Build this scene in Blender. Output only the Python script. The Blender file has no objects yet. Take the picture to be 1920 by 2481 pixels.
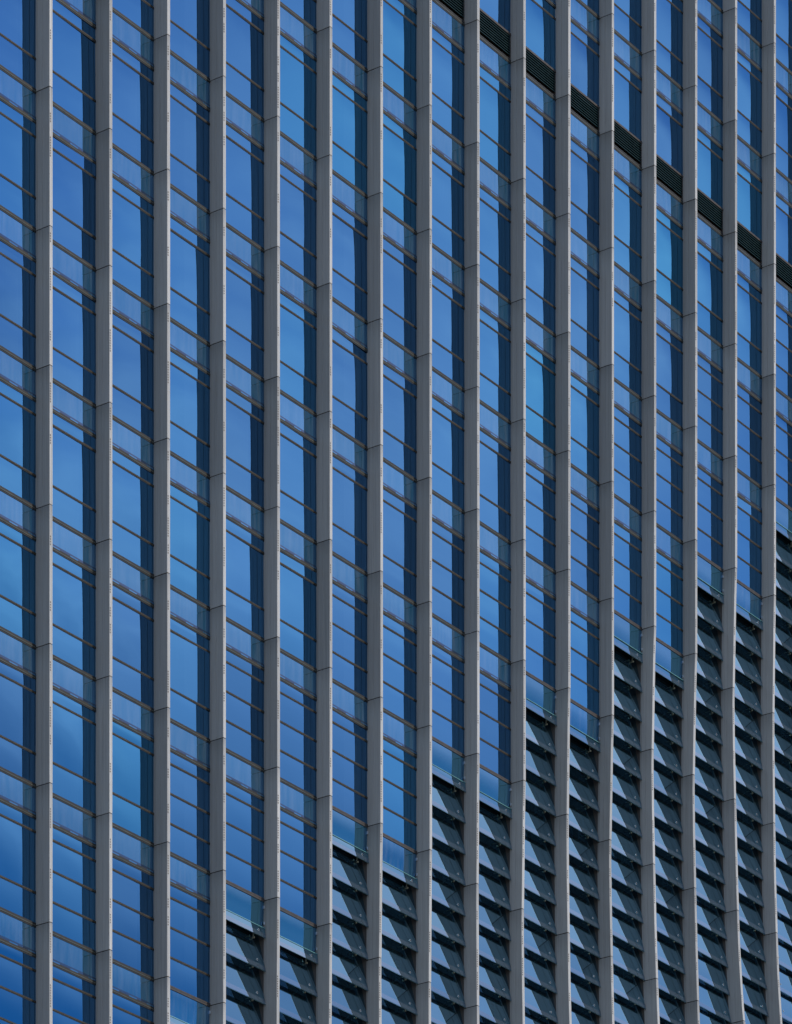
import bpy, math, random
from math import radians as R, sin, cos, pi
from mathutils import Vector
random.seed(7)
S = bpy.context.scene
COL = S.collection

# ------------------------------------------------------------------ camera, sky, sun, exposure
PH = 0.615097939                       # angle between facade and optical axis
CX, SX = cos(PH), sin(PH)
EYE = 1.6
DEP, LAT = 128.3238, -10.3630          # of the first fin
F_PX = 10807.35
cd = bpy.data.cameras.new('camera'); cam = bpy.data.objects.new('camera', cd); COL.objects.link(cam)
cam.location = (-DEP*CX - LAT*SX, -DEP*SX + LAT*CX, EYE)
cam.rotation_euler = (R(90), 0, PH - R(90))
cd.sensor_fit = 'HORIZONTAL'; cd.sensor_width = 36.0
cd.lens = F_PX/1920*36
cd.shift_y = (6158.06 - 1240.5)/1920
cd.clip_start = 0.5; cd.clip_end = 6000
S.camera = cam

SUN_EL, SUN_HEAD = R(42), R(-70)       # heading measured from +X towards +Y
SKY_STRENGTH = 0.15
SUN_STRENGTH = 2.8
EXPOSURE = -0.12
wd = bpy.data.worlds.new('World'); S.world = wd; wd.use_nodes = True
nt = wd.node_tree; nt.nodes.clear()
def N(t, kind, **kw):
    n = t.nodes.new(kind)
    for k, v in kw.items(): setattr(n, k, v)
    return n
sky = N(nt, 'ShaderNodeTexSky', sky_type='NISHITA', sun_disc=False)
sky.sun_elevation = SUN_EL; sky.sun_rotation = R(90) - SUN_HEAD
sky.altitude = 50; sky.air_density = 1.0; sky.dust_density = 0.2; sky.ozone_density = 3.5
tc = N(nt, 'ShaderNodeTexCoord')
# thin bright cloud veils in the sky
mp = N(nt, 'ShaderNodeMapping'); mp.inputs['Scale'].default_value = (3.0, 3.0, 4.5); mp.inputs['Location'].default_value = (1.7, 0.4, 0.0)
mp.inputs['Rotation'].default_value = (0.25, 0.3, 0.2)
nz = N(nt, 'ShaderNodeTexNoise'); nz.inputs['Scale'].default_value = 2.6; nz.inputs['Detail'].default_value = 3; nz.inputs['Roughness'].default_value = 0.42
nz.inputs['Distortion'].default_value = 0.6
rp = N(nt, 'ShaderNodeValToRGB'); rp.color_ramp.elements[0].position = 0.30; rp.color_ramp.elements[1].position = 0.75; rp.color_ramp.elements[0].color = (.38, .38, .38, 1)
dt = N(nt, 'ShaderNodeVectorMath', operation='DOT_PRODUCT')
c_el, c_az = R(24.8), R(-36)
dt.inputs[1].default_value = (cos(c_el)*cos(c_az), cos(c_el)*sin(c_az), sin(c_el))
mr = N(nt, 'ShaderNodeMapRange', interpolation_type='SMOOTHSTEP')
mr.inputs['From Min'].default_value = cos(R(8.0)); mr.inputs['From Max'].default_value = cos(R(1.0))
mr.inputs['To Min'].default_value = 0.12; mr.inputs['To Max'].default_value = 1.0
ml = N(nt, 'ShaderNodeMath', operation='MULTIPLY'); ml2 = N(nt, 'ShaderNodeMath', operation='MULTIPLY'); ml2.inputs[1].default_value = 0.85
mx = N(nt, 'ShaderNodeMixRGB'); mx.inputs['Color2'].default_value = (8.2, 7.8, 8.6, 1)
bg = N(nt, 'ShaderNodeBackground'); bg.inputs['Strength'].default_value = SKY_STRENGTH
ow = N(nt, 'ShaderNodeOutputWorld')
L = nt.links.new
L(tc.outputs['Generated'], mp.inputs['Vector']); L(mp.outputs[0], nz.inputs['Vector']); L(nz.outputs['Fac'], rp.inputs[0])
L(tc.outputs['Generated'], dt.inputs[0]); L(dt.outputs['Value'], mr.inputs['Value'])
# second cloud patch, added to brighten the louvre reflections, higher and further right
dt2 = N(nt, 'ShaderNodeVectorMath', operation='DOT_PRODUCT')
e2, a2_ = R(40), R(-17)
dt2.inputs[1].default_value = (cos(e2)*cos(a2_), cos(e2)*sin(a2_), sin(e2))
mr2 = N(nt, 'ShaderNodeMapRange', interpolation_type='SMOOTHSTEP')
mr2.inputs['From Min'].default_value = cos(R(13)); mr2.inputs['From Max'].default_value = cos(R(3)); mr2.inputs['To Max'].default_value = 0.9
mxm = N(nt, 'ShaderNodeMath', operation='MAXIMUM')
L(tc.outputs['Generated'], dt2.inputs[0]); L(dt2.outputs['Value'], mr2.inputs['Value']); L(mr.outputs[0], mxm.inputs[0]); L(mr2.outputs[0], mxm.inputs[1])
L(rp.outputs[0], ml.inputs[0]); L(mxm.outputs[0], ml.inputs[1]); L(ml.outputs[0], ml2.inputs[0]); L(ml2.outputs[0], mx.inputs[0])
# added dark blue patch low in the sky, deepens the glass at lower left
dt3 = N(nt, 'ShaderNodeVectorMath', operation='DOT_PRODUCT')
e3, a3_ = R(16.3), R(-42)
dt3.inputs[1].default_value = (cos(e3)*cos(a3_), cos(e3)*sin(a3_), sin(e3))
mr3 = N(nt, 'ShaderNodeMapRange', interpolation_type='SMOOTHSTEP')
mr3.inputs['From Min'].default_value = cos(R(11)); mr3.inputs['From Max'].default_value = cos(R(2.5)); mr3.inputs['To Max'].default_value = 1.0
mb3 = N(nt, 'ShaderNodeMixRGB', blend_type='MULTIPLY'); mb3.inputs['Color2'].default_value = (.05, .43, .52, 1)
L(tc.outputs['Generated'], dt3.inputs[0]); L(dt3.outputs['Value'], mr3.inputs['Value']); L(mr3.outputs[0], mb3.inputs[0]); L(sky.outputs[0], mb3.inputs['Color1'])
L(mb3.outputs[0], mx.inputs['Color1']); L(mx.outputs[0], bg.inputs['Color']); L(bg.outputs[0], ow.inputs['Surface'])

sd = bpy.data.lights.new('sun', 'SUN'); sun = bpy.data.objects.new('sun', sd); COL.objects.link(sun)
sd.energy = SUN_STRENGTH; sd.angle = R(0.5); sd.color = (1.0, 0.93, 0.84)
sdir = Vector((cos(SUN_EL)*cos(SUN_HEAD), cos(SUN_EL)*sin(SUN_HEAD), sin(SUN_EL)))
sun.rotation_euler = sdir.to_track_quat('Z', 'Y').to_euler(); sun.location = sdir*200
S.view_settings.view_transform = 'Standard'; S.view_settings.look = 'None'
S.view_settings.gamma = 1.0; S.view_settings.exposure = EXPOSURE; S.view_settings.use_curve_mapping = False
S.cycles.max_bounces = 8; S.cycles.transparent_max_bounces = 12; S.cycles.glossy_bounces = 5
S.cycles.caustics_reflective = False; S.cycles.caustics_refractive = False

# ------------------------------------------------------------------ materials
MATS = {}
def mat(name):
    m = bpy.data.materials.new(name); m.use_nodes = True; m.node_tree.nodes.clear(); MATS[name] = m
    return m, m.node_tree
def noise(t, scale, vec_scale, detail=4, rough=0.55):
    c = N(t, 'ShaderNodeTexCoord'); mpn = N(t, 'ShaderNodeMapping'); mpn.inputs['Scale'].default_value = vec_scale
    n = N(t, 'ShaderNodeTexNoise'); n.inputs['Scale'].default_value = scale; n.inputs['Detail'].default_value = detail; n.inputs['Roughness'].default_value = rough
    t.links.new(c.outputs['Object'], mpn.inputs['Vector']); t.links.new(mpn.outputs[0], n.inputs['Vector'])
    return n
def ramp(t, fac, p0, c0, p1, c1):
    r = N(t, 'ShaderNodeValToRGB'); e = r.color_ramp.elements
    e[0].position = p0; e[0].color = (*c0, 1); e[1].position = p1; e[1].color = (*c1, 1)
    t.links.new(fac, r.inputs[0]); return r
def solid(name, c0, c1, rough=0.5, metal=0.0, scale=3.0, vs=(1, 1, 1), spec=0.5, bump=0.0):
    m, t = mat(name)
    n = noise(t, scale, vs); r = ramp(t, n.outputs['Fac'], 0.3, c0, 0.7, c1)
    p = N(t, 'ShaderNodeBsdfPrincipled'); p.inputs['Roughness'].default_value = rough; p.inputs['Metallic'].default_value = metal
    p.inputs['Specular IOR Level'].default_value = spec
    o = N(t, 'ShaderNodeOutputMaterial'); t.links.new(r.outputs[0], p.inputs['Base Color']); t.links.new(p.outputs[0], o.inputs[0])
    if bump:
        b = N(t, 'ShaderNodeBump'); b.inputs['Strength'].default_value = bump; b.inputs['Distance'].default_value = 0.01
        t.links.new(n.outputs['Fac'], b.inputs['Height']); t.links.new(b.outputs[0], p.inputs['Normal'])
    return m
def panel_mat(name, c0, c1, rough, dirt):
    m, t = mat(name); l = t.links.new
    n = noise(t, 2.0, (7, 7, .25)); r = ramp(t, n.outputs['Fac'], .3, c0, .7, c1)
    def M(op, a, b=None, c_=None):
        q = N(t, 'ShaderNodeMath', operation=op)
        for k, v in enumerate((a, b, c_)):
            if v is None: continue
            if isinstance(v, (int, float)): q.inputs[k].default_value = v
            else: l(v, q.inputs[k])
        return q.outputs[0]
    def A(nm):
        q = N(t, 'ShaderNodeAttribute', attribute_name=nm); return q.outputs['Fac']
    tone = A('tone')
    st = noise(t, 1.0, (26, 26, .7), 5, .7)
    near = M('POWER', M('SUBTRACT', 1.0, A('below')), 9.0)
    stain = M('MULTIPLY', near, M('MULTIPLY', st.outputs['Fac'], dirt))
    st2 = noise(t, 1.0, (40, 40, .22), 4, .6)
    run = M('MULTIPLY', M('MAXIMUM', M('SUBTRACT', st2.outputs['Fac'], .52), 0.0), dirt*1.6)
    fac = M('MULTIPLY', tone, M('SUBTRACT', M('SUBTRACT', 1.0, stain), run))
    mu = N(t, 'ShaderNodeMixRGB', blend_type='MULTIPLY'); mu.inputs[0].default_value = 1
    l(r.outputs[0], mu.inputs[1]); l(fac, mu.inputs[2])
    p = N(t, 'ShaderNodeBsdfPrincipled'); p.inputs['Roughness'].default_value = rough
    o = N(t, 'ShaderNodeOutputMaterial'); l(mu.outputs[0], p.inputs['Base Color']); l(p.outputs[0], o.inputs[0])
panel_mat('fin_panel', (.50, .485, .455), (.585, .57, .535), .42, .55)
panel_mat('fin_cap', (.50, .475, .44), (.62, .595, .56), .4, .6)
solid('joint', (.010, .009, .008), (.022, .017, .013), .9, spec=.1)
solid('slot', (.10, .075, .05), (.15, .11, .075), .8)
solid('gold_bar', (.075, .060, .040), (.14, .108, .068), .38, .55, 3, (2, 2, 2))
solid('pale_bar', (.075, .075, .06), (.13, .127, .10), .4, .4, 3)
solid('gasket', (.008, .008, .009), (.016, .015, .015), .6)
solid('bronze_frame', (.05, .042, .04), (.085, .07, .062), .5, .2, 5)
solid('hinge', (.6, .62, .64), (.72, .74, .74), .35, .3)
solid('vent_slat', (.010, .045, .054), (.018, .062, .072), .5, 0, spec=.2)
solid('vent_sill', (.11, .115, .125), (.16, .165, .175), .5)
solid('inner_wall', (.007, .008, .010), (.016, .018, .021), .8, spec=.15)
solid('reveal', (.085, .075, .068), (.13, .115, .105), .7, 0, 2, (4, 4, .6))
solid('slab', (.10, .10, .10), (.16, .16, .155), .8)
solid('blind', (.34, .40, .46), (.42, .48, .54), .8, 0, 2, (30, 30, .4))
solid('bracket_metal', (.34, .31, .22), (.48, .44, .33), .35, .6)
solid('bolt_metal', (.55, .60, .65), (.7, .75, .8), .25, .7)
solid('pipe', (.32, .29, .2), (.42, .38, .27), .4, .3)
solid('ladder_metal', (.22, .30, .40), (.30, .40, .5), .4, .3)
solid('ground', (.20, .195, .19), (.29, .285, .275), .85, 0, .05)
solid('concrete', (.16, .17, .18), (.22, .225, .235), .7, 0, .6)

def glass_mat(name, tint, trans, fac, rough=0.01, wav=0.0, diffuse=None, dif_fac=0.0, streak=None, var=0.10, hue=1.0):
    """coated facade glass: tinted mirror layer over tinted see-through glass, optional dusty film"""
    m, t = mat(name); l = t.links.new
    g = N(t, 'ShaderNodeBsdfGlossy'); g.inputs['Roughness'].default_value = rough
    oi = N(t, 'ShaderNodeObjectInfo')
    mrn = N(t, 'ShaderNodeMapRange'); mrn.inputs['To Min'].default_value = 1-var; mrn.inputs['To Max'].default_value = 1+var*.5
    l(oi.outputs['Random'], mrn.inputs['Value'])
    mc = N(t, 'ShaderNodeMixRGB', blend_type='MULTIPLY'); mc.inputs[0].default_value = 1; 
    tm = N(t, 'ShaderNodeMixRGB'); tm.inputs['Color1'].default_value = (*tint, 1); tm.inputs['Color2'].default_value = (tint[0]*hue, tint[1]*(1+.16*(1-hue)), tint[2]*(1-.16*(1-hue)), 1)
    pr = N(t, 'ShaderNodeMath', operation='POWER'); pr.inputs[1].default_value = 3.5; l(oi.outputs['Random'], pr.inputs[0]); l(pr.outputs[0], tm.inputs[0]); l(tm.outputs[0], mc.inputs[1])
    l(mrn.outputs[0], mc.inputs[2]); l(mc.outputs[0], g.inputs['Color'])
    if wav:
        n = noise(t, .55, (1, 1, 1), 1); b = N(t, 'ShaderNodeBump'); b.inputs['Strength'].default_value = wav; b.inputs['Distance'].default_value = .02
        l(n.outputs['Fac'], b.inputs['Height']); l(b.outputs[0], g.inputs['Normal'])
    base = N(t, 'ShaderNodeBsdfTransparent'); base.inputs[0].default_value = (*trans, 1)
    last = base.outputs[0]
    if diffuse:
        d = N(t, 'ShaderNodeBsdfDiffuse')
        if streak:
            n = noise(t, 1.0, (6, 6, .6), 6, .7); r = ramp(t, n.outputs['Fac'], .40, diffuse, .66, streak); l(r.outputs[0], d.inputs[0])
        else: d.inputs[0].default_value = (*diffuse, 1)
        ms = N(t, 'ShaderNodeMixShader'); ms.inputs[0].default_value = dif_fac; l(last, ms.inputs[1]); l(d.outputs[0], ms.inputs[2]); last = ms.outputs[0]
    mf = N(t, 'ShaderNodeMixShader'); l(last, mf.inputs[1]); l(g.outputs[0], mf.inputs[2])
    if isinstance(fac, tuple):                     # fresnel-like: facing, grazing
        lw = N(t, 'ShaderNodeLayerWeight'); lw.inputs['Blend'].default_value = .5
        pw = N(t, 'ShaderNodeMath', operation='POWER'); pw.inputs[1].default_value = 2.0
        f = N(t, 'ShaderNodeMapRange'); f.inputs['To Min'].default_value = fac[0]; f.inputs['To Max'].default_value = fac[1]
        l(lw.outputs['Facing'], pw.inputs[0]); l(pw.outputs[0], f.inputs['Value']); l(f.outputs[0], mf.inputs[0])
    else: mf.inputs[0].default_value = fac
    o = N(t, 'ShaderNodeOutputMaterial'); l(mf.outputs[0], o.inputs[0])
    return m
glass_mat('window_glass', (.124, .345, .665), (.40, .48, .52), .78, .008, .05, var=.14, hue=.72)
glass_mat('spandrel_glass', (.16, .38, .70), (.2, .3, .3), .60, .015, .05, (.020, .090, .140), 1.0, (.11, .17, .22))
glass_mat('spandrel_vent', (.3, .4, .7), (.2, .3, .3), .25, .05, 0, (.025, .04, .065), 1.0)
glass_mat('louvre_glass', (.44, .78, 1.0), (.20, .31, .37), (.34, 1.0), .01, .03, (.06, .10, .12), .08)
glass_mat('louvre_edge_band', (.6, .78, 1.0), (.3, .4, .4), (.26, 1.0), .03, 0, (.075, .105, .12), .6)
glass_mat('kick_glass', (.20, .40, .70), (.25, .33, .38), .60, .012, .05, (.04, .13, .17), .9)
solid('glass_edge', (.12, .32, .33), (.20, .42, .42), .25)

# ------------------------------------------------------------------ mesh builder
class MB:
    def __init__(s): s.v = []; s.f = []; s.mi = []; s.mats = []; s.sm = []; s.att = {}
    def m(s, name):
        if name not in s.mats: s.mats.append(name)
        return s.mats.index(name)
    def face(s, pts, mname, smooth=False, att=None):
        b = len(s.v)
        if att: s.att.update({b+i: a for i, a in enumerate(att)})
        s.v += [tuple(p) for p in pts]; s.f.append(tuple(range(b, b+len(pts)))); s.mi.append(s.m(mname)); s.sm.append(smooth)
    def hexa(s, p, mname):
        """8 corners: bottom 0-3 then top 4-7"""
        b = len(s.v); s.v += [tuple(q) for q in p]
        for q in ((0, 3, 2, 1), (4, 5, 6, 7), (0, 1, 5, 4), (1, 2, 6, 5), (2, 3, 7, 6), (3, 0, 4, 7)):
            s.f.append(tuple(b+i for i in q)); s.mi.append(s.m(mname)); s.sm.append(False)
    def box(s, x0, x1, y0, y1, z0, z1, mname):
        s.hexa([(x0, y0, z0), (x1, y0, z0), (x1, y1, z0), (x0, y1, z0), (x0, y0, z1), (x1, y0, z1), (x1, y1, z1), (x0, y1, z1)], mname)
    def grid(s, fn, nu, nv, mname):
        b = len(s.v)
        for j in range(nv+1):
            for i in range(nu+1): s.v.append(tuple(fn(i/nu, j/nv)))
        for j in range(nv):
            for i in range(nu):
                a = b + j*(nu+1) + i
                s.f.append((a, a+1, a+nu+2, a+nu+1)); s.mi.append(s.m(mname)); s.sm.append(True)
    def cyl(s, a, b_, r, mname, n=10):
        a = Vector(a); b_ = Vector(b_); d = (b_-a).normalized(); u = d.orthogonal().normalized(); w = d.cross(u); b = len(s.v)
        for c in (a, b_):
            for k in range(n):
                s.v.append(tuple(c + r*(cos(2*pi*k/n)*u + sin(2*pi*k/n)*w)))
        for k in range(n):
            k2 = (k+1) % n; s.f.append((b+k, b+k2, b+n+k2, b+n+k)); s.mi.append(s.m(mname)); s.sm.append(True)
        s.f.append(tuple(b+k for k in reversed(range(n)))); s.mi.append(s.m(mname)); s.sm.append(False)
        s.f.append(tuple(b+n+k for k in range(n))); s.mi.append(s.m(mname)); s.sm.append(False)
    def add(s, o):
        b = len(s.v); s.v += o.v; s.att.update({b+k: a for k, a in o.att.items()})
        for f, mi, sm in zip(o.f, o.mi, o.sm):
            s.f.append(tuple(b+i for i in f)); s.mi.append(s.m(o.mats[mi])); s.sm.append(sm)
    def build(s, name, parent=None):
        me = bpy.data.meshes.new(name); me.from_pydata(s.v, [], s.f)
        for mn in s.mats: me.materials.append(MATS[mn])
        me.polygons.foreach_set('material_index', s.mi); me.polygons.foreach_set('use_smooth', s.sm); me.update()
        if s.att:
            for q, nm in enumerate(('tone', 'below')):
                at = me.attributes.new(nm, 'FLOAT', 'POINT'); at.data.foreach_set('value', [s.att.get(k, (1.0, .5))[q] for k in range(len(s.v))])
        o = bpy.data.objects.new(name, me); COL.objects.link(o)
        if parent: o.parent = parent
        return o

# ------------------------------------------------------------------ facade layout (measured in metres)
W = 2.731544                            # bay width
FT, FD = 0.1268, 0.5081                 # fin thickness and depth
Z0 = EYE + 70.486                       # top of the spandrel row number 0
def zt(k): return Z0 - 4.0*k
G0, G1 = -5, 25                         # bays built
def brk(g): return {0: 8, 1: 7, 2: 7, 3: 6, 4: 5, 5: 5, 6: 4, 7: 4, 8: 3, 9: 3, 10: 2, 11: 2, 12: 1, 13: 1, 14: 0, 15: 0, 16: -1, 17: -1, 18: -2, -1: 8}.get(g, 8 - (g+2)//2 if g > 0 else 8 - g//2)
VENT_ROW = -4
PROF = [(0, 0), (.25, -.035), (.75, -.075), (1.2, -.112), (1.6, -.09), (2.05, -.045), (2.6, .012), (3.05, .075), (3.4, .13), (3.9, .27), (4.6, .55), (5.5, 1.0), (7, 1.9)]
def prof(u):
    if u <= 0: return 0.0
    for (a, fa), (b, fb) in zip(PROF, PROF[1:]):
        if u <= b:
            return fa + (fb-fa)*(u-a)/(b-a)
    return PROF[-1][1]
def amp(i, u):
    a = {3: .3, 4: .3, 5: .35, 6: .55, 7: .35, 8: .35, 9: .7, 10: .65}.get(i, 1.0 if i > 10 else .3)
    if i >= 15: a = .6
    p = prof(u)
    return p*a if p < 0 else p
def outb(g, z):
    p = amp(g, (zt(brk(g)) - z)/4.0)
    return p*.88 if p > 0 else p*.65       # how far the lower wall swings outward
def project(x, y, z):
    fx, fy, fz = x-cam.location.x, y-cam.location.y, z-EYE
    fwd = fx*CX + fy*SX; rt = fx*SX - fy*CX
    return 960 + F_PX*rt/fwd, 6158.06 - F_PX*fz/fwd
def near_frame(g, za, zb):
    for gg in (g-1, g):
        for z in (za, zb):
            X, Y = project(gg*W, 0, z)
            if -520 <= X <= 2440 and -420 <= Y <= 2900: return True
    return False
def seen(g, za, zb):
    """how much of this bay's strip between two heights the photograph shows"""
    n = 0
    for i in range(8):
        for j in range(8):
            X, Y = project((g-1)*W + .65 + (W-.65)*(i+.5)/8, 0, za + (zb-za)*(j+.5)/8)
            if 0 <= X <= 1920 and 0 <= Y <= 2481: n += 1
    pa = project(g*W, 0, za); pb = project((g-1)*W + .65, 0, zb)
    return n/64*abs(pa[0]-pb[0])*abs(pa[1]-pb[1])

# ------------------------------------------------------------------ the tower
tower = bpy.data.objects.new('office_tower', None); COL.objects.link(tower)
tower['label'] = 'tall office tower of blue mirrored glass, grey vertical fins and tilted glass louvres'
tower['category'] = 'building'

def zjoints(i):
    """heights of the panel joints of fin i"""
    k0 = brk(min(max(i, G0), G1)); js = [zt(k) for k in range(k0, -12, -1)][::-1]
    z = zt(k0) - 4.25
    zs = list(js)
    while z > 18: zs.append(z); z -= 4.0
    return zs, zt(k0)

def fin(i):
    zs, zb = zjoints(i); x = i*W; rnd = random.Random(i*13+5)
    top, bot = 117.5, 30.0
    body, cap, slots, core = MB(), MB(), MB(), MB()
    def o(z): return -amp(i, (zb-z)/4.0)
    def shift(py, z):                       # tip follows the curve, root only where the wall swings out
        t_ = o(z); r_ = t_ if t_ < 0 else t_*.65; w = max(0.0, min(1.0, -py/.478))
        return r_*.5 if py > .3 else r_ + (t_-r_)*w
    # cross-section of the side panel: (depth, recess)
    left = [(.35, .010), (-.055, .010), (-.060, .0), (-.225, .004), (-.229, .011), (-.237, .011), (-.241, .0), (-.478, .0)]
    right = [(-.478, FT), (.35, FT)]
    capsec = [(-.480, -.004), (-.500, -.006), (-.514, .006), (-.518, .020), (-.518, .052), (-.512, .056), (-.512, .062), (-.518, .066), (-.518, FT-.016), (-.512, FT), (-.480, FT+.004)]
    edges = [top] + [z for z in zs if bot < z < top] + [bot]
    for a, b in zip(edges, edges[1:]):
        a2, b2 = a-.013, b+.013
        n = 1 if a2 > zb-.1 and b2 >= zb-.1 else 8
        sway = rnd.uniform(-.003, .003); tone = rnd.uniform(.84, 1.07)
        for sec, mb, mn, cl in ((left+right, body, 'fin_panel', False), (capsec, cap, 'fin_cap', False)):
            rows = []
            for j in range(n+1):
                z = a2 + (b2-a2)*j/n
                rows.append([(x+px+sway, py + shift(py, z), z) for py, px in sec])
            for r0, r1 in zip(rows, rows[1:]):
                for k in range(len(sec)-1):
                    mb.face([r0[k], r1[k], r1[k+1], r0[k+1]], mn, False, [(tone, (a-q_[2])/(a-b)) for q_ in (r0[k], r1[k], r1[k+1], r0[k+1])])
            for r_, flip in ((rows[0], 1), (rows[-1], 0)):
                mb.face(r_[::-1] if flip else r_, mn)
        # drainage slot clusters on the cap
        z = a2 - rnd.uniform(.1, .9)
        while z > b2 + .8:
            cnt = rnd.choice([4, 4, 4, 4, 4, 8, 9])
            for q in range(cnt):
                zz = z - q*.075; yy = -.518+o(zz)
                slots.box(x+.012, x+.040, yy-.003, yy+.01, zz-.040, zz, 'slot')
            z -= cnt*.075 + rnd.choice([.18, .5, .9, 1.3, 1.7])*rnd.uniform(.7, 1.3)
    # dark core seen through the joints
    nseg = 40
    for j in range(nseg):
        za = top + (bot-top)*j/nseg; zb_ = top + (bot-top)*(j+1)/nseg
        ya, yb = o(za), o(zb_)
        core.hexa([(x+.02, -.49+yb, zb_), (x+FT-.02, -.49+yb, zb_), (x+FT-.02, .3, zb_), (x+.02, .3, zb_),
                   (x+.02, -.49+ya, za), (x+FT-.02, -.49+ya, za), (x+FT-.02, .3, za), (x+.02, .3, za)], 'joint')
    body.add(core)
    f = body.build('facade_fin', tower)
    cap.add(slots); cap.build('edge_cap', f)
for i in range(G0-1, G1+1): fin(i)

def pane(mb, x0, x1, z0, z1, mn, rnd, tilt=.0036, sag=.014, y=0.0, nu=6, nv=5):
    """one glass pane, set a hair out of true and slightly bowed"""
    tx, tz = rnd.gauss(0, tilt), rnd.gauss(0, tilt); s = sag*rnd.uniform(.35, 1.2); cx = rnd.uniform(.35, .65); cz = rnd.uniform(.35, .65)
    def fn(u, v):
        w = 16*u*(1-u)*v*(1-v)*s*(1+.6*(u-cx)+.6*(v-cz))
        return (x0+(x1-x0)*u, y - w + tx*(u-.5)*(x1-x0) + tz*(v-.5)*(z1-z0), z0+(z1-z0)*v)
    mb.grid(fn, nu, nv, mn)
def thin_bar(mb, x0, x1, z):
    mb.box(x0, x1, -.018, .06, z-.008, z+.010, 'gold_bar'); mb.box(x0, x1, -.010, .05, z+.010, z+.036, 'gasket'); mb.box(x0, x1, -.008, .05, z-.040, z-.008, 'gasket')
def thick_bar(mb, x0, x1, z):
    mb.box(x0, x1, -.022, .06, z-.028, z-.002, 'pale_bar'); mb.box(x0, x1, -.012, .05, z-.002, z+.066, 'gasket'); mb.box(x0, x1, -.012, .05, z-.072, z-.028, 'gasket')

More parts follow.
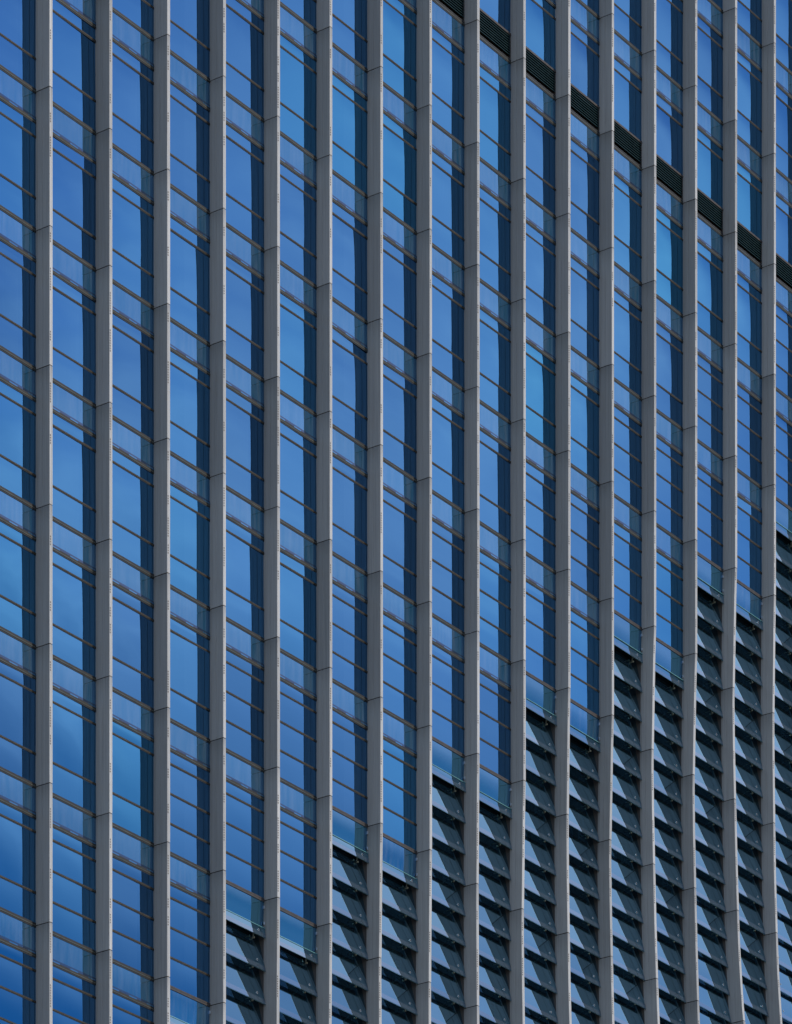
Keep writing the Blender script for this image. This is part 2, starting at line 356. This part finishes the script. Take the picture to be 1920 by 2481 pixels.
REST = {}
windows, spandrels, vents, louvres = [], [], [], []
for g in range(G0, G1+1):
    x0, x1 = (g-1)*W + FT, g*W
    xa, xb = x0+.012, x1-.012
    B = brk(g)
    for k in range(-11, B):
        z = zt(k); zlow = zt(k+1)
        if not near_frame(g, zlow, z): continue
        rnd = random.Random(g*1000+k)
        zs = z - .877
        # spandrel
        sp, rail, rail2, sv = MB(), MB(), MB(), MB()
        pane(sp, xa, xb, zs+.04, z-.06, 'spandrel_glass', rnd, .0015, .003)
        thick_bar(rail, xa, xb, z); thick_bar(rail2, xa, xb, zs)
        # slotted vent strip at the foot of the spandrel
        yv = -.004
        sv.box(xa, xb, yv-.006, yv+.004, zs+.012, zs+.135, 'spandrel_vent')
        for q in range(3):
            xc = x0 + (x1-x0)*(.22+.32*q); 
            sv.box(xc, xc+.36, yv-.009, yv+.002, zs+.05, zs+.085, 'spandrel_glass')
        spandrels.append((seen(g, zs, z), [('spandrel_panel', sp, [('rail', rail), ('rail', rail2), ('vent_strip', sv)])]))
        # window panes
        wn, bl = MB(), MB(); ch = []
        def bar(z_):
            b_ = MB(); thin_bar(b_, xa, xb, z_); ch.append(('transom', b_))
        zc = zs - .436
        pane(wn, xa, xb, zc+.03, zs-.06, 'window_glass', rnd, .006, .002); bar(zc)
        if k >= B-2:
            h = (zc - zlow)/3
            for q in range(3): 
                pane(wn, xa, xb, zc-h*(q+1)+.03, zc-h*q-.03, 'window_glass', rnd, .003, .003)
                if q: bar(zc-h*q)
        else:
            zm = zlow + .933
            pane(wn, xa, xb, zm+.03, zc-.03, 'window_glass', rnd)
            if k != VENT_ROW:
                pane(wn, xa, xb, zlow+.06, zm-.03, 'window_glass', rnd, .003, .004); bar(zm)
            else:
                b_ = MB(); b_.box(xa, xb, -.02, .06, zm-.05, zm+.02, 'bronze_frame'); ch.append(('transom', b_))
                vf, vs_ = MB(), MB()
                zv0, zv1 = zlow+.20, zm-.05; ns = 8
                vf.box(xa, xb, .34, .36, zlow, zm, 'joint')
                vf.box(xa, xa+.04, -.005, .3, zlow+.06, zm-.05, 'bronze_frame'); vf.box(xb-.04, xb, -.005, .3, zlow+.06, zm-.05, 'bronze_frame')
                for q in range(ns):
                    za = zv0 + (zv1-zv0)*(q+.15)/ns
                    vs_.hexa([(xa+.04, -.004, za), (xb-.04, -.004, za), (xb-.04, .10, za+.06), (xa+.04, .10, za+.06),
                              (xa+.04, -.004, za+.012), (xb-.04, -.004, za+.012), (xb-.04, .10, za+.072), (xa+.04, .10, za+.072)], 'joint')  # slat body coloured black, shade between the blades put into the colour
                    vs_.box(xa+.04, xb-.04, -.014, -.006, za+.000, za+.016, 'vent_slat')
                vs2 = MB(); vs2.hexa([(xa, -.02, zlow+.067), (xb, -.02, zlow+.067), (xb, .3, zlow+.067), (xa, .3, zlow+.067),
                                      (xa, -.02, zlow+.075), (xb, -.02, zlow+.075), (xb, .3, zlow+.20), (xa, .3, zlow+.20)], 'vent_sill')
                vents.append((seen(g, zlow, zm), [('vent_grille', vs_, [('frame', vf), ('sill', vs2)])]))
        # roller blinds / partition ends just behind the glass
        hv = random.Random(g*77+k*31).random()
        if g in (3, 6, 8, 11) or hv < .16:
            xr0, xr1 = (x0+1.55, x1-.05) if g in (3, 6, 11) else (x0+.1, x0+2.0)
            bl.box(xr0, xr1, .16, .17, zlow+.05+(0 if hv < .5 else .8), zs-.1, 'blind'); ch.append(('blind', bl))
        windows.append((seen(g, zlow, zs), [('window', wn, ch)]))
    # ---- the swung-out lower wall of tilted glass louvres
    zb = zt(B)
    rnd = random.Random(g*7+1)
    bp, bf = MB(), MB(); hgs = []
    zbp = zb - .875
    def fnb(u, v): return (xa+(xb-xa)*u, .035*(1-v)**1.5 - .004*16*u*(1-u)*v*(1-v), zbp+.03+(zb-.05-zbp-.03)*v)
    bp.grid(fnb, 6, 6, 'spandrel_glass' if g % 4 == 3 else 'kick_glass')
    bf.box(xa, xb, -.022, .06, zb-.055, zb+.055, 'bronze_frame'); bf.box(xa, xb, -.026, .05, zb+.005, zb+.012, 'gasket')
    bf2 = MB(); bf2.box(xa, xb, .0, .09, zbp-.02, zbp+.03, 'gasket'); bf2.box(xa, xb, -.055, -.030, zbp-.012, zbp+.004, 'glass_edge')
    for q in (.82, .2):
        hg = MB(); hgs.append(('hinge', hg)); hg.box(xb-.03, xb+.008, -.035, .0, zbp+q*.8-.04, zbp+q*.8+.05, 'hinge')
    if near_frame(g, zbp, zb): windows.append((seen(g, zbp, zb), [('kick_window', bp, [('frame', bf), ('sill', bf2)] + hgs)]))
    rows = [(zb-4.25+3.06, True)] + [(zb-4.25+q*1.02, False) for q in (2, 1, 0)]
    z = zb-4.25-1.0
    while z > 30: rows.append((z, False)); z -= 1.0
    for n_, (zbt, first) in enumerate(rows):
        if not near_frame(g, zbt, zbt+1): continue
        o0 = -outb(g, zbt)
        if first: yt, yb, h = -.045+o0, -.085+o0, .34
        else:
            yt, yb, h = .195+o0, -.080+o0, 1.16
            yb += rnd.gauss(0, .006); yt += rnd.gauss(0, .008)
        lx, rx = xa+.01, xb-.004
        th = .022
        def P(u, v, off=0.0):
            return (lx+(rx-lx)*u, yb+(yt-yb)*v + off, zbt+h*v)
        lv, ed, bd = MB(), MB(), MB()
        sg = rnd.uniform(-.002, .003)
        lv.grid(lambda u, v: P(u, v, -sg*16*u*(1-u)*v*(1-v)), 5, 4, 'louvre_glass')
        # glass edges, a visible thickness
        for (ua, va, ub, vb) in ((0, 0, 1, 0), (1, 0, 1, 1), (1, 1, 0, 1), (0, 1, 0, 0)):
            ed.face([P(ua, va), P(ub, vb), P(ub, vb, th), P(ua, va, th)], 'glass_edge')
        # pale opaque band along the lower edge
        v0, v1 = .012, (.15 if not first else .42)
        bd.face([P(.003, v0, -.004), P(.997, v0, -.004), P(.997, v1, -.004), P(.003, v1, -.004)], 'louvre_edge_band')
        ch = [('glass_edge', ed), ('edge_band', bd)]
        sl = (yt-yb)/h
        for ux in (rx-.36, lx+.36):
            zz = .29 if not first else .17
            yy = yb + sl*zz
            bo, br = MB(), MB()
            bo.cyl((ux, yy-.016, zbt+zz), (ux, yy-.002, zbt+zz), .036, 'bolt_metal', 12); bo.cyl((ux, yy-.020, zbt+zz), (ux, yy-.014, zbt+zz), .02, 'joint', 8)
            br.cyl((ux, yy+.02, zbt+zz), (ux, yy+.22, zbt+zz-.10), .014, 'bracket_metal', 8)
            br.cyl((ux, yy+.20, zbt+zz-.20), (ux, yy+.20, zbt+zz-.04), .020, 'bracket_metal', 8)
            br.cyl((ux, yy+.17, zbt+zz-.22), (ux, yy+.17, zbt+zz-.17), .036, 'bracket_metal', 10)
            br.cyl((ux, yy+.20, zbt+zz-.20), (ux-.05, yy+.42, zbt+zz-.30), .016, 'bracket_metal', 8)
            br.cyl((ux-.05, yy+.42, zbt+zz-.30), (ux-.05, yy+.95, zbt+zz-.30), .022, 'bracket_metal', 8)
            ch += [('bolt', bo), ('bracket', br)]
        louvres.append((seen(g, zbt, zbt+(1.0 if not first else .3)), [('glass_louvre', lv, ch)]))
    # inner lining of the louvre zone
    iw, rvs = MB(), (MB(), MB())
    zr = zbp
    prev = None
    zz = zr-.05
    while zz > 30:
        z2 = max(30, zz-1.0)
        oa, ob = -outb(g, zz), -outb(g, z2)
        iw.face([(xa, .95+ob, z2), (xb, .95+ob, z2), (xb, .95+oa, zz), (xa, .95+oa, zz)], 'inner_wall')
        for xs, rv in ((xb, rvs[0]), (xa, rvs[1])):
            rv.hexa([(xs-.006, .005+ob, z2), (xs+.006, .005+ob, z2), (xs+.006, .95+ob, z2), (xs-.006, .95+ob, z2),
                     (xs-.006, .005+oa, zz), (xs+.006, .005+oa, zz), (xs+.006, .95+oa, zz), (xs-.006, .95+oa, zz)], 'reveal')
        zz = z2
    iw.face([(xa, .1, zr-.05), (xb, .1, zr-.05), (xb, .95, zr-.05), (xa, .95, zr-.05)], 'inner_wall')
    iw.build('inner_wall', tower); [rv.build('reveal_panel', tower) for rv in rvs]
    # maintenance rails and ladders behind the glass, one level per storey
    zl = zb-4.25+1.0; lev = 0
    while zl > 40:
        if seen(g, zl-1, zl+1) > 0:
            pp, ld = MB(), MB(); oz = -outb(g, zl)
            pp.cyl((xa, .42+oz, zl+.02), (xb, .42+oz, zl+.02), .018, 'pipe', 8)
            pp.build('handrail', tower)
            if (g*5+lev*3) % 4 != 1:
                xl = x1 - (.55 if (g+lev) % 3 else 1.55)
                for dx in (0, .30): ld.box(xl+dx, xl+dx+.03, .44+oz, .47+oz, zl-.95, zl+.05, 'ladder_metal')
                for q in range(8): ld.box(xl+.03, xl+.30, .445+oz, .465+oz, zl-.9+q*.12, zl-.875+q*.12, 'ladder_metal')
                ld.build('ladder', tower)
        zl -= 4.0; lev += 1

def emit(lst):
    lst.sort(key=lambda a: -a[0])
    kinds = {}
    for area, specs in lst:
        for nm, mb, ch in specs:
            cnt = kinds.get(nm, 0); kinds[nm] = cnt+1
            if cnt < 100 and area > 0:
                o = mb.build(nm, tower)
                for cn, cm in ch: cm.build(cn, o)
            else:
                r = REST.setdefault(nm, MB()); r.add(mb)
                for cn, cm in ch: r.add(cm)
for lst in (windows, spandrels, vents, louvres): emit(lst)
for nm, r in REST.items():
    o = r.build(nm, tower); o['kind'] = 'stuff'

# floors and back walls inside
for k in range(-11, 13):
    z = zt(k); gm = max([g for g in range(G0, G1+1) if brk(g) > k] + [G0-1])
    if gm < G0: continue
    s = MB(); s.box((G0-1)*W-8, gm*W, .10, 9, z-.80, z-.12, 'slab'); s.build('floor_slab', tower)
bw = MB(); bw.box((G0-1)*W-8, G1*W+8, 9, 34, 0, 118, 'concrete'); bw.build('core_wall', tower)
pd = MB(); pd.box((G0-1)*W-8, G1*W+8, 1.2, 8.9, 0, 28, 'concrete'); pd.build('base_wall', tower)

# ------------------------------------------------------------------ ground
gr = MB()
gr.face([(-2500, -2500, 0), (2500, -2500, 0), (2500, 2500, 0), (-2500, 2500, 0)], 'ground')
go = gr.build('ground'); go['kind'] = 'structure'
